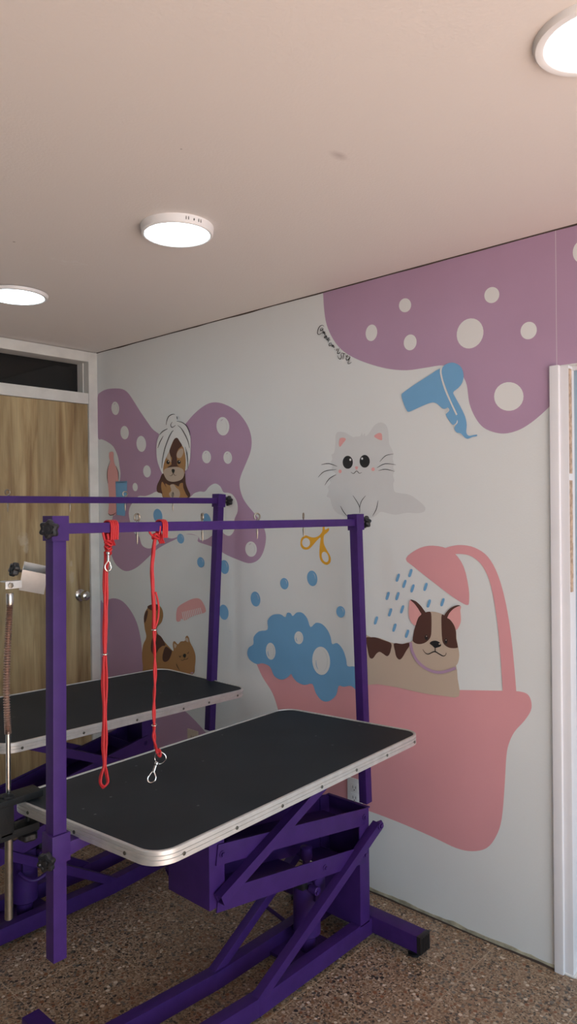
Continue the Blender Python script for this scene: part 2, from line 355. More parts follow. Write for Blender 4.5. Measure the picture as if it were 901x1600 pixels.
# ---------------------------------------------------------------- the painted figures on the wall
class Paint:
    """flat coats of paint on the wall, outlines given in photo pixels and laid on the wall plane"""
    def __init__(s, l0=1): s.mb = MB(); s.l = l0
    def P(s, x, y): return at(x, y, 0, XW - .00035*s.l)
    def fill(s, pts, m, smooth=4, keep=False):
        q = spline([(x,y,0) for x,y in pts], smooth) if smooth else [Vector((x,y,0)) for x,y in pts]
        V = [s.P(p.x, p.y) for p in q]
        tri = tessellate_polygon([[Vector((p.x,p.y,0)) for p in q]])
        s.mb.add(V, tri, m)
        if not keep: s.l += 1
    def ell(s, cx, cy, rx, ry, m, tilt=0, keep=True):
        t = math.radians(tilt); n = 26
        s.fill([(cx+rx*math.cos(a)*math.cos(t)-ry*math.sin(a)*math.sin(t), cy+rx*math.cos(a)*math.sin(t)+ry*math.sin(a)*math.cos(t)) for a in [2*PI*k/n for k in range(n)]], m, 0, keep)
    def stroke(s, pts, wd, m, taper=True, keep=True, smooth=4):
        q = spline([(x,y,0) for x,y in pts], smooth, False) if smooth else [Vector((x,y,0)) for x,y in pts]
        n = len(q); v = []
        for i, p in enumerate(q):
            d = (q[min(n-1,i+1)]-q[max(0,i-1)]); d = d.normalized() if d.length else Vector((1,0,0)); k = wd/2
            if taper: k *= .35+.65*min(1, 3*min(i, n-1-i)/n+.05)
            v += [s.P(p.x-d.y*k, p.y+d.x*k), s.P(p.x+d.y*k, p.y-d.x*k)]
        s.mb.add(v, [(2*i,2*i+1,2*i+3,2*i+2) for i in range(n-1)], m)
        if not keep: s.l += 1
    def build(s, name, label=None):
        bm = s.mb.bm
        bm.normal_update()
        for f in bm.faces:
            if f.normal.x > 0: f.normal_flip()
        me = bpy.data.meshes.new(name); bm.to_mesh(me); bm.free()
        for k in s.mb.mats: me.materials.append(M[k])
        o = bpy.data.objects.new(name, me); COL.objects.link(o); o.parent = wallR
        if label: o['label'] = label
        return o
def Z(ox, oy, sc, pts): return [(ox+x/sc, oy+y/sc) for x, y in pts]

# upper right lilac cloud
p = Paint()
ctop = [(504.5,455.8),(506,482),(510,507),(519,528),(532,545),(551,558),(575,568),(605,576),(635,578.5),(665,574.5),(692,571),(716,578),(723,588),(729,602),(733,630),(742,652),(755,668),(774,676),(792,677),(812,671),(830,660),(848,645),(862,631)]
q = [(v.x,v.y) for v in spline([(x,y,0) for x,y in ctop],4,False)]
yo = YO; 
p.mb.add([p.P(x,y) for x,y in q+[(862,571)]] , [], 'lilac')
p.mb = MB()
def wallpt(y, z, l): return Vector((XW-.00035*l, y, z))
q3 = [p.P(x,y) for x,y in q]; ed = at(861.5,631,0,XW)
ring = q3 + [wallpt(.960,ed.z,1), wallpt(.960,ZO+.003,1), wallpt(-.45,ZO+.001,1), wallpt(-.45,ZT,1), wallpt(at(504.5,455,0,XW).y,ZT,1)]
p.mb.add(ring, tessellate_polygon([[Vector((v.y,v.z,0)) for v in ring]]), 'lilac'); p.l = 2
for a in ((580,520,9,13,8),(632.5,477,9.5,11,10),(640.5,535,10,12.5,10),(768,461,11.5,12.8,25),(734,521,20.5,24,20),(825.5,516.5,12.5,14,25),(794.5,619.5,23,22.5,0),(907,393,12.5,17,10)):
    p.ell(*a[:4],'foamwhite',a[4])
p.build('painted_lilac_cloud', 'lilac paint with white dots under the ceiling')
# left butterfly shaped lilac cloud
p = Paint()
p.fill([(152.5,620),(157,613),(166,608.5),(178,607),(191,608),(200,614),(209,627),(219,643),(230,659),(238,670),(247,677),(268,690),(290,662),(300,650),(313,638),(327,630),(341,629),(356,634),(370,643),(382,657),(390,673),(393,690),(391,706),(385,722),(377,741),(374,755),(377,772),(384,786),(397,802),(409,818),(415,835),(414,852),(409,867),(401,876.5),(388,880),(370,874),(352,866),(338,857),(322,851),(309,846),(309,838),(290,835),(272.6,843.5),(257,851),(243,860),(228,874),(213,887),(198,892.5),(186,887),(177,875),(170.5,853),(171,833),(175,812),(182,780),(188,745),(186.5,728),(184,713),(177,698),(167,690),(159,686.5),(153,683.5),(152,650)], 'lilac')
for a in ((180,638,6,10.5),(194.6,676,6.5,10.5),(220.6,693.5,7.5,12.5),(229.6,736.5,6,9.5),(211,761,4,6.5),(348,666,10,14.5),(322.5,714,7,10),(355.6,715,6.7,9.8),(392,858,9,12)):
    p.ell(*a,'foamwhite',-4)
p.l += 1
for a in ((180,638,6,10.5),(348,666,10,14.5),(322.5,714,7,10),(355.6,715,6.7,9.8),(392,858,9,12)):
    p.stroke([(a[0]+a[2]*.62*math.cos(t), a[1]+a[3]*.72*math.sin(t)) for t in (-1.1,-.4,.3,.9)], .7, 'catgrey')
    p.stroke([(a[0]+a[2]*.5*math.cos(t), a[1]+a[3]*.72*math.sin(t)) for t in (-2.3,-1.9,-1.5)], .7, 'lilac')
# foam in front
p.fill([(201,802),(204,790),(212,780),(217,775),(227,775),(236,772),(243,768.5),(252,770),(258,777),(280,779),(296,777),(303,771),(312,768),(320,768),(327,760),(336,755.5),(344,760),(349,769),(356,770),(363,773),(370,784),(371,799),(366,812),(366,828),(359,837),(351,835),(344,828),(336,833),(324,842),(313,844),(309,838),(296,834),(280,838),(268,841.5),(255,839),(246,851),(233,857),(222,852),(217,838),(209,832),(204,818)], 'foamwhite')
for a in ((246.5,806,7,11),(323,815,6.5,13),(282,841.7,5.5,7.7),(313.5,878.7,5.7,8.2),(350.5,886,7,11),(399,936,7.5,11.8),(444,912,6.5,9),(487.5,903.7,8,12.2),(532,956,6.8,9),(349.5,956.6,7.3,12)):
    p.ell(*a,'blue',-8)
p.l += 1
for a in ((282,841.7,5.5,7.7),(313.5,878.7,5.7,8.2),(350.5,886,7,11),(399,936,7.5,11.8),(444,912,6.5,9),(487.5,903.7,8,12.2),(532,956,6.8,9)):
    p.stroke([(a[0]+a[2]*.6*math.cos(t), a[1]+a[3]*.7*math.sin(t)) for t in (-1.3,-.6,.1)], .6, 'catgrey')
p.build('painted_lilac_butterfly_cloud', 'lilac butterfly shape with white dots and foam')
# lilac arch low on the left
p = Paint(); p.fill([(157,951),(161,942),(170,936.5),(180,935),(192,940),(204,954),(214,974),(220,1000),(223,1030),(228,1052),(250,1085),(290,1112),(320,1143),(340,1170),(350,1200),(340,1260),(250,1290),(160,1240),(158,1100)], 'lilac'); p.build('painted_lilac_arch', 'plain lilac arch')
# bottle and tube
p = Paint(10)
p.fill([(170.7,707),(177,706.5),(177.4,716),(179,725),(183.5,734),(185,746),(184,758),(181.5,775),(181,803),(175,804.5),(169,803),(170,790),(170,770),(167.5,746),(168.5,733),(172.2,722),(170.6,716)], 'earpink', 3)
p.stroke([(172,720),(168,733),(167.4,746),(168.5,755)], .9, 'ink'); p.stroke([(181,728),(184.5,738),(185,750)], .8, 'ink'); p.stroke([(169,802),(172,805),(177,804),(181,801)], 1.1, 'ink')
p.build('painted_bottle', 'pink shampoo bottle')
p = Paint(12); p.fill([(180.3,752.5),(198.6,751.5),(198,775),(195,806.5),(182.5,804.5),(181.2,780)], 'blue', 0)
for i in range(9): p.stroke([(180.6+2*i,755.5),(181+2*i,751)], .9, 'ink', smooth=0)
p.stroke([(181.5,754),(198,753)], .7, 'ink')
p.build('painted_tube', 'blue cream tube')
# dog in a towel
p = Paint(8); zz = lambda pts: Z(230,640,10.66,pts)
p.fill(zz([(262,1060),(210,1160),(160,1270),(165,1370),(240,1400),(290,1475),(660,1475),(715,1420),(680,1340),(640,1230),(632,1110),(610,1050),(440,1000)]), 'brown', 3)
p.fill(zz([(250,1200),(320,1300),(300,1230),(370,1262),(440,1240),(520,1280),(540,1235),(592,1222),(600,1300),(640,1400),(655,1470),(290,1470),(250,1380),(230,1280)]), 'tan', 3)
p.fill(zz([(380,1260),(440,1245),(480,1300),(520,1330),(545,1400),(520,1470),(400,1470),(360,1400),(400,1350)]), 'beige', 3)
p.fill(zz([(315,260),(320,180),(350,110),(420,75),(480,90),(500,150),(495,190),(580,215),(650,270),(700,360),(720,470),(722,640),(715,800),(690,930),(650,1010),(600,1000),(440,900),(300,1040),(258,1065),(235,1040),(180,900),(155,760),(155,580),(190,440),(230,380),(330,320)]), 'foamwhite')
p.fill(zz([(500,472),(450,490),(400,590),(360,700),(300,830),(270,930),(264,1040),(290,1110),(340,1180),(440,1203),(560,1170),(608,1100),(632,990),(640,830),(610,660),(580,600),(540,530)]), 'tan', 3)
p.fill(zz([(372,690),(350,720),(320,800),(370,850),(400,880),(385,790)]), 'beige', 3, True); p.fill(zz([(560,650),(520,680),(492,740),(500,800),(560,800),(600,720),(590,650)]), 'beige', 3)
p.fill(zz([(500,472),(450,490),(410,580),(370,680),(382,760),(412,810),(398,870),(400,915),(330,965),(420,955),(540,942),(500,925),(492,820),(485,740),(520,655),(578,600),(540,530)]), 'brown', 3)
p.fill(zz([(325,975),(440,955),(530,965),(600,1005),(612,1095),(560,1170),(440,1203),(340,1180),(285,1100),(272,1020)]), 'beige')
for e in ((345,876),(526,874)): p.ell(230+e[0]/10.66, 640+e[1]/10.66, 2.6, 3.1, 'ink')
p.fill(zz([(405,1000),(430,990),(456,1002),(452,1040),(432,1060),(412,1040)]), 'ink', 3)
for e in ((355,864),(534,862)): p.ell(230+e[0]/10.66, 640+e[1]/10.66, .8, .8, 'foamwhite')
p.stroke(zz([(370,1098),(405,1100),(432,1062),(455,1096),(488,1094)]), .8, 'ink')
for s_ in ([(315,255),(325,180),(360,110),(420,78),(460,80)],[(490,110),(500,165)],[(415,205),(390,250),(400,290),(430,290),(470,260)],[(490,195),(580,215),(650,270),(695,360),(712,430)],[(505,262),(570,320),(630,420),(680,540),(700,640)],[(205,415),(260,360),(340,320)],[(175,640),(210,540),(265,440)],[(440,350),(410,370),(360,460),(300,620),(270,740),(250,860),(240,980)],[(630,620),(655,720),(670,850),(675,980)]):
    p.stroke(zz(s_), 1.05, 'ink')
p.build('painted_toweled_dog', 'small brown dog with a white towel turban')
# ginger dog and comb
p = Paint(4); zz = lambda pts: Z(200,930,4.505,pts)
p.fill(zz([(112,190),(112,150),(125,108),(158,70),(200,65),(235,90),(247,140),(235,190),(204,228),(208,268),(250,320),(290,365),(318,392),(314,350),(318,328),(330,325),(350,345),(370,326),(398,322),(404,295),(416,285),(428,300),(436,332),(460,378),(474,430),(470,500),(450,560),(300,570),(120,560),(104,500),(98,420),(106,350),(128,295),(118,240)]), 'ginger')
p.fill(zz([(135,85),(155,68),(205,65),(205,105),(180,110),(160,105)]), 'brown', 3, True); p.fill(zz([(113,190),(112,150),(128,108),(140,115),(132,160),(120,192)]), 'brown', 3, True)
p.fill(zz([(205,275),(235,295),(262,350),(240,358),(215,380),(195,415),(175,415),(160,380),(165,320),(185,285)]), 'brown', 4, True)
p.fill(zz([(265,362),(300,385),(308,400),(290,450),(262,470),(243,455),(245,410)]), 'brown', 4, True)
p.fill(zz([(322,342),(335,345),(342,355),(328,375)]), 'beige', 2, True); p.fill(zz([(408,300),(422,305),(424,332),(402,318)]), 'beige', 2)
p.fill(zz([(388,418),(398,412),(408,418),(405,436),(396,440),(387,430)]), 'ink', 3)
p.stroke(zz([(396,440),(396,452),(380,460),(372,450)]), .7, 'ink'); p.stroke(zz([(396,452),(412,450),(425,440)]), .8, 'ink')
p.stroke(zz([(358,425),(366,436),(372,424)]), .8, 'ink'); p.stroke(zz([(415,405),(422,410),(428,395)]), .8, 'ink')
p.stroke(zz([(338,482),(348,505),(362,530)]), .8, 'ink'); p.stroke(zz([(440,548),(458,546)]), 2.2, 'lilac', False)
p.build('painted_ginger_dog', 'ginger dog with brown patches and curled tail')
p = Paint(4); p.fill(zz([(338,160),(340,120),(352,82),(400,50),(455,25),(500,24),(530,58),(548,108),(535,124),(510,132),(480,140),(440,155),(400,178),(375,165),(368,180),(350,187),(340,178)]), 'earpink', 3)
for i in range(11): 
    x = 385+i*12.5; p.stroke(zz([(x-4,118-i*3),(x+8,182-i*5)]), 1.05, 'foamwhite', False, smooth=0)
p.build('painted_comb', 'pink comb')
# white kitten
p = Paint(2); zz = lambda pts: Z(480,640,4.505,pts)
p.fill(zz([(198,225),(200,175),(222,156),(268,163),(318,192),(340,190),(372,186),(384,160),(390,184),(402,165),(410,186),(435,165),(470,112),(512,90),(550,105),(568,150),(575,240),(590,270),(604,310),(600,345),(608,380),(604,410),(614,430),(602,460),(612,500),(604,520),(612,575),(650,588),(720,600),(780,640),(824,680),(826,714),(780,729),(700,726),(620,740),(560,728),(515,720),(485,745),(440,765),(400,770),(280,755),(205,725),(172,675),(160,625),(136,612),(150,570),(142,545),(162,520),(160,490),(200,458),(186,436),(168,425),(178,395),(166,370),(176,345),(170,318),(190,300)]), 'catgrey', 3)
p.fill(zz([(226,208),(240,198),(262,200),(270,212),(252,235),(230,262),(222,245)]), 'earpink', 3, True); p.fill(zz([(469,186),(500,165),(522,170),(526,200),(522,216),(492,206)]), 'earpink', 3, True)
for e in ((284,371,36,46),(403,364,36,45)): p.ell(480+e[0]/4.505, 640+e[1]/4.505, e[2]/4.505, e[3]/4.505, 'ink')
p.fill(zz([(334,404),(346,400),(358,404),(346,426)]), 'earpink', 2, True)
for e in ((230,435,11,13),(462,420,12,13)): p.ell(480+e[0]/4.505, 640+e[1]/4.505, e[2]/4.505, e[3]/4.505, 'earpink')
p.l += 1
for e in ((302,353,7,8),(385,345,7,8)): p.ell(480+e[0]/4.505, 640+e[1]/4.505, e[2]/4.505, e[3]/4.505, 'foamwhite')
for s_ in ([(305,440),(325,450),(346,432),(365,448),(382,442)],[(97,388),(150,380),(210,400)],[(75,477),(120,435),(205,421)],[(122,533),(155,485),(203,458)],[(508,368),(550,325),(605,312)],[(490,410),(545,382),(622,388)],[(500,430),(550,420),(612,435)],[(232,678),(255,720),(285,755)],[(320,605),(350,650),(368,690),(368,730)],[(410,605),(380,645),(368,690)],[(497,640),(485,700),(458,750)]):
    p.stroke(zz(s_), 1.0, 'ink')
p.build('painted_kitten', 'fluffy pale kitten with big black eyes')
# hair dryer
p = Paint(6); zz = lambda pts: Z(620,560,6.436,pts)
p.fill(zz([(435,100),(340,158),(250,215),(150,280),(60,345),(46,362),(46,390),(70,465),(100,528),(115,536),(140,530),(250,480),(330,448),(375,444),(410,462),(450,500),(480,508),(505,497),(520,512),(500,545),(490,565),(515,615),(555,666),(575,665),(600,640),(606,600),(575,520),(520,380),(470,260),(445,170)]), 'blue', 2)
p.fill(zz([(460,85),(505,52),(560,42),(620,65),(655,110),(668,180),(652,250),(612,300),(565,340),(582,385),(640,490),(686,590),(700,670),(696,745),(722,778),(770,771),(803,768),(800,782),(755,790),(712,808),(680,795),(640,755),(600,745),(576,712),(583,680),(606,640),(600,580),(560,470),(505,330),(462,210),(446,140)]), 'blue', 3)
p.stroke(zz([(448,82),(440,150),(480,300),(540,440),(600,568)]), 2.6, 'foamwhite', False); p.stroke(zz([(606,622),(600,650),(572,678)]), 1.8, 'foamwhite'); p.stroke(zz([(505,494),(520,520),(490,555)]), 1.8, 'foamwhite')
p.build('painted_hair_dryer', 'blue hair dryer')
# scissors
p = Paint(3); zz = lambda pts: Z(450,780,5.3,pts)
p.fill(zz([(105,335),(120,312),(148,300),(180,312),(215,317),(250,305),(278,275),(285,245),(285,215),(302,215),(303,250),(322,246),(335,238),(338,258),(318,280),(300,295),(293,320),(296,370),(318,418),(345,465),(353,505),(342,532),(318,544),(290,532),(268,505),(258,460),(262,380),(268,318),(235,345),(205,380),(175,410),(145,418),(118,408),(102,378)]), 'orange', 3)
p.ell(450+148/5.3, 780+360/5.3, 6.2, 7.2, 'wall'); p.ell(450+306/5.3, 780+478/5.3, 5, 8.4, 'wall', -18)
p.build('painted_scissors', 'orange open scissors')
# bathtub, blue foam, shower
p = Paint(1); zz = lambda pts: Z(370,830,1.802,pts)
tub = [(400,1036),(410,1058),(425,1082),(434,1108),(440,1135),(448,1170),(462,1210),(478,1232),(495,1241),(535,1255),(577,1267.5),(628,1287),(678,1309),(712,1325),(737,1330),(760,1325),(775,1306),(783.5,1279),(788,1228),(790.5,1185),(794,1164),(803,1144),(819,1126),(829,1110),(829.5,1096),(824,1085),(812,1080.5),(795,1079.5)]
tub2 = [(v.x,v.y) for v in spline([(x,y,0) for x,y in tub],4,False)] + [(714,1078),(573,1062),(480,1050),(430,1036)]
p.fill(tub2, 'pink', 0)
p.build('painted_bathtub', 'large pink bathtub')
p = Paint(3)
p.fill(zz([(475,78),(505,52),(540,41),(580,45),(612,62),(638,100),(652,160),(653,200),(648,208),(630,200),(600,180),(545,138),(500,102)]), 'pink', 3)
pipe = [(575,52),(600,43),(630,39),(668,46),(706,72),(735,125),(757,205),(772,300),(782,400),(786,452)]; pin = [(748,452),(742,360),(733,260),(715,155),(692,100),(662,72),(630,64),(600,66)]
p.fill(zz([(v.x,v.y) for v in spline([(x,y,0) for x,y in pipe],4,False)]+[(v.x,v.y) for v in spline([(x,y,0) for x,y in pin],4,False)]), 'pink', 0)
dr = [(560+x/5.93, 830+y/5.93) for x,y in ((480,388),(363,431),(424,488),(499,530),(269,600),(360,602),(403,724),(292,752),(161,827),(332,894),(449,951))]+[(664.5,917),(669.6,943),(691,941)]
for x, y in dr: p.stroke([(x+1.9,y-6.3),(x+1.3,y-4),(x-1.3,y+4),(x-1.9,y+6.3)], 4.3, 'blue', True, smooth=3)
p.build('painted_shower', 'pink shower head with blue drops')
# bathing dog
p = Paint(5)
p.fill([(567,996.5),(580,996),(593,997),(608,1003),(625,1007),(642,1003),(660,1010),(700,1020),(712,1040),(714.5,1060),(716.5,1088),(690,1087),(660,1083),(620,1074),(590,1069),(566,1064)], 'beige', 3)
zb = lambda pts: Z(560,830,5.93,pts)
p.fill(zb([(68,990),(110,983),(160,985),(230,1010),(302,1040),(298,1100),(285,1140),(262,1158),(230,1138),(195,1118),(165,1135),(140,1170),(120,1181),(98,1162),(82,1090)]), 'brown', 3, True)
p.fill(zb([(328,1040),(400,1045),(470,1035),(472,1060),(440,1110),(405,1170),(378,1190),(350,1165),(336,1110)]), 'brown', 3)
zz = lambda pts: Z(630,920,9.01,pts)
p.fill(zz([(95,762),(130,720),(150,600),(180,480),(210,400),(260,345),(310,330),(385,322),(450,326),(530,350),(585,378),(660,430),(720,520),(742,610),(748,700),(770,820),(785,930),(770,1030),(735,1085),(640,1160),(500,1185),(360,1150),(230,1080),(140,960),(105,860)]), 'beige', 3)
p.fill(zz([(130,720),(148,600),(180,480),(215,395),(262,345),(320,328),(380,326),(394,400),(394,560),(386,660),(350,725),(290,765),(220,779),(160,762)]), 'brown', 3, True)
p.fill(zz([(538,368),(585,382),(650,430),(710,510),(738,600),(742,700),(762,800),(755,832),(665,834),(600,808),(555,755),(540,660),(534,500)]), 'brown', 3)
p.fill(zz([(90,162),(130,182),(200,270),(252,352),(212,400),(184,470),(165,518),(115,480),(78,400),(74,300),(80,225)]), 'earpink', 3, True)
p.fill(zz([(808,245),(800,305),(808,400),(800,490),(745,582),(718,520),(665,440),(612,400),(660,320),(735,262)]), 'earpink', 3)
p.fill(zz([(98,158),(125,156),(180,180),(240,235),(285,295),(310,335),(285,360),(252,352),(200,270),(150,205)]), 'brown', 3, True)
p.fill(zz([(802,236),(755,232),(690,255),(630,300),(575,375),(612,408),(645,345),(700,285),(760,250)]), 'brown', 3)
for e in ((322,684,22,36),(598,738,20,36)): p.ell(630+e[0]/9.01, 920+e[1]/9.01, e[2]/9.01, e[3]/9.01, 'ink')
p.fill(zz([(369,768),(400,738),(455,731),(505,752),(531,788),(518,812),(470,828),(440,832),(405,800)]), 'ink', 3)
for e in ((325,668,7,9),(600,722,6,8),(508,776,13,11)): p.ell(630+e[0]/9.01, 920+e[1]/9.01, e[2]/9.01, e[3]/9.01, 'beige')
p.stroke(zz([(447,826),(447,885)]), 1.1, 'ink', False); p.stroke(zz([(272,852),(300,895),(345,920),(400,898),(445,885),(500,915),(560,946),(592,932),(602,900)]), 1.5, 'ink')
p.stroke(zz([(100,755),(120,870),(190,1010),(300,1110),(430,1168),(560,1172),(735,1115)]), 4.4, 'lilac', False)
p.build('painted_bathing_dog', 'beige and brown dog with a lilac collar in the tub')
p = Paint(6); zz = lambda pts: Z(370,830,1.802,pts)
p.fill(zz([(55,374),(36,362),(29,345),(33,328),(46,318),(47,298),(62,282),(86,277),(86,252),(100,236),(122,234),(136,242),(141,230),(151,231),(157,239),(168,229),(184,230),(198,246),(207,270),(222,258),(240,262),(256,280),(264,300),(268,318),(282,315),(298,333),(307,360),(311,380),(330,381),(350,392),(362,420),(356,450),(340,452),(322,436),(300,438),(286,436),(279,462),(258,479),(238,476),(222,456),(212,430),(190,433),(170,425),(158,412),(152,402),(142,412),(125,418),(105,408),(93,382),(72,372)]), 'blue', 3)
for e in ((95,338,13.5,24),(174,300,12.5,18),(237,365,25,40)): p.ell(370+e[0]/1.802, 830+e[1]/1.802, e[2]/1.802, e[3]/1.802, 'foamwhite', -4)
p.l += 1
for e in ((95,338,13.5,24),(174,300,12.5,18),(237,365,25,40)):
    p.stroke([(370+(e[0]+e[2]*.7*math.cos(t))/1.802, 830+(e[1]+e[3]*.8*math.sin(t))/1.802) for t in (-1.2,-.6,0,.6,1.1)], .9, 'catgrey'); p.stroke([(370+(e[0]+e[2]*.6*math.cos(t))/1.802, 830+(e[1]+e[3]*.75*math.sin(t))/1.802) for t in (2.2,2.7,3.2)], .9, 'blue')
p.build('painted_foam', 'blue foam cloud with white bubbles over the tub')
# handwritten signature
p = Paint(9); zz = lambda pts: Z(480,500,11.26,pts)
for s_ in ([(292,115),(268,92),(222,108),(188,165),(178,232),(200,256),(238,238),(285,200)],[(272,135),(240,150),(228,182),(246,186),(276,150),(262,205)],
           [(262,245),(285,190),(282,240),(305,205),(300,262),(325,228)],[(332,262),(302,282),(300,318),(338,275),(325,330),(345,345)],[(345,300),(350,358),(372,318),(395,320)],[(362,392),(378,350),(405,352)],
           [(425,402),(388,412),(380,450),(405,450),(425,405)],[(422,472),(438,428),(440,470),(460,440),(462,490),(478,462)],[(478,518),(480,526)],
           [(508,545),(528,498)],[(520,590),(560,490)],[(535,560),(530,590),(560,585),(578,560)],[(608,575),(590,610),(600,650),(575,690),(545,665),(530,620)],
           [(605,580),(670,600)],[(640,585),(625,690)],[(672,620),(690,650),(700,620),(715,630)],[(745,640),(690,655),(685,705),(725,690),(750,648),(712,770),(780,740)]):
    p.stroke(zz(s_), 1.15, 'ink')
p.build('painted_signature', 'black handwritten signature')

# ---------------------------------------------------------------- wall outlets
def outlet(y0, y1, z0, z1, body, label):
    w = MB(); w.box((XW-.006,y0,z0),(XW-.0002,y1,z1),body,.002); o = w.build('wall_outlet'); tag(o, label, 'outlet')
    w = MB()
    for zc in (z0+(z1-z0)*.68, z0+(z1-z0)*.3):
        yc = (y0+y1)/2
        w.box((XW-.0072,yc-.019,zc-.017),(XW-.006,yc+.019,zc+.017),body,.0005)
        for a in (-.008,.006): w.box((XW-.0078,yc+a,zc-.004),(XW-.0071,yc+a+.002,zc+.006),'slot')
        w.cyl((XW-.0078,yc,zc-.010),(XW-.0071,yc,zc-.010),.0024,'slot',10)
    w.build('sockets', o)
outlet(1.727,1.798,.318,.424,'plate','white double wall outlet on the pink paint behind the near grooming table')
outlet(2.708,2.785,.318,.422,'creamplate','cream wall outlet on the lilac paint beneath the far grooming table')

# ---------------------------------------------------------------- grooming tables
def knob(parent, name, c, axis, r=.019, stem=.02, n=6, o=None):
    ax = Vector(axis).normalized(); c = Vector(c); w = MB()
    lob = lambda a: 1+.13*math.cos(n*a)
    w.lathe(c+ax*stem, ax, [(r*.55,0),(r*.8,.003),(r,.006),(r,.015),(r*.93,.0185),(r*.62,.020),(r*.55,.017),(r*.3,.017),(r*.25,.019),(.0008,.0195)], 'black', 48, lob)
    k = w.build(name, parent, o or parent_org(parent))
    w = MB(); w.cyl(c-ax*.002, c+ax*(stem+.001), .0042, 'dsteel', 12); w.build('threaded_stem', k, o or parent_org(parent))
    return k
ORG = {}
def parent_org(p): return ORG.get(p.name, (0,0,0))

def bolt(w, x, y, z, sy=-1, r=.0095, m='purple'):
    w.cyl((x,y,z),(x,y+sy*.0035,z), r, m, 16, .0008); w.cyl((x,y+sy*.003,z),(x,y+sy*.0085,z), r*.6, m, 6, .0006)
def eye_screw(root, x, y, zb, zt, o, rot):
    w = MB(); r = .0095; c = Vector((x, y, zt+r+.003)); ca, sa = math.cos(rot), math.sin(rot)
    ring = [c + Vector((ca*r*math.sin(a), sa*r*math.sin(a), -r*math.cos(a))) for a in [2*PI*k/20 for k in range(19)]]
    w.tube(ring, .0026, 'dsteel', 8)
    w.lathe((x,y,zt+.003),(0,0,-1),[(.0024,0),(.0024,zt-zb+.008),(.0035,zt-zb+.009),(.0033,zt-zb+.014),(.0022,zt-zb+.028),(.0006,zt-zb+.036)],'dsteel',10)
    return w.build('eye_screw', root, o)

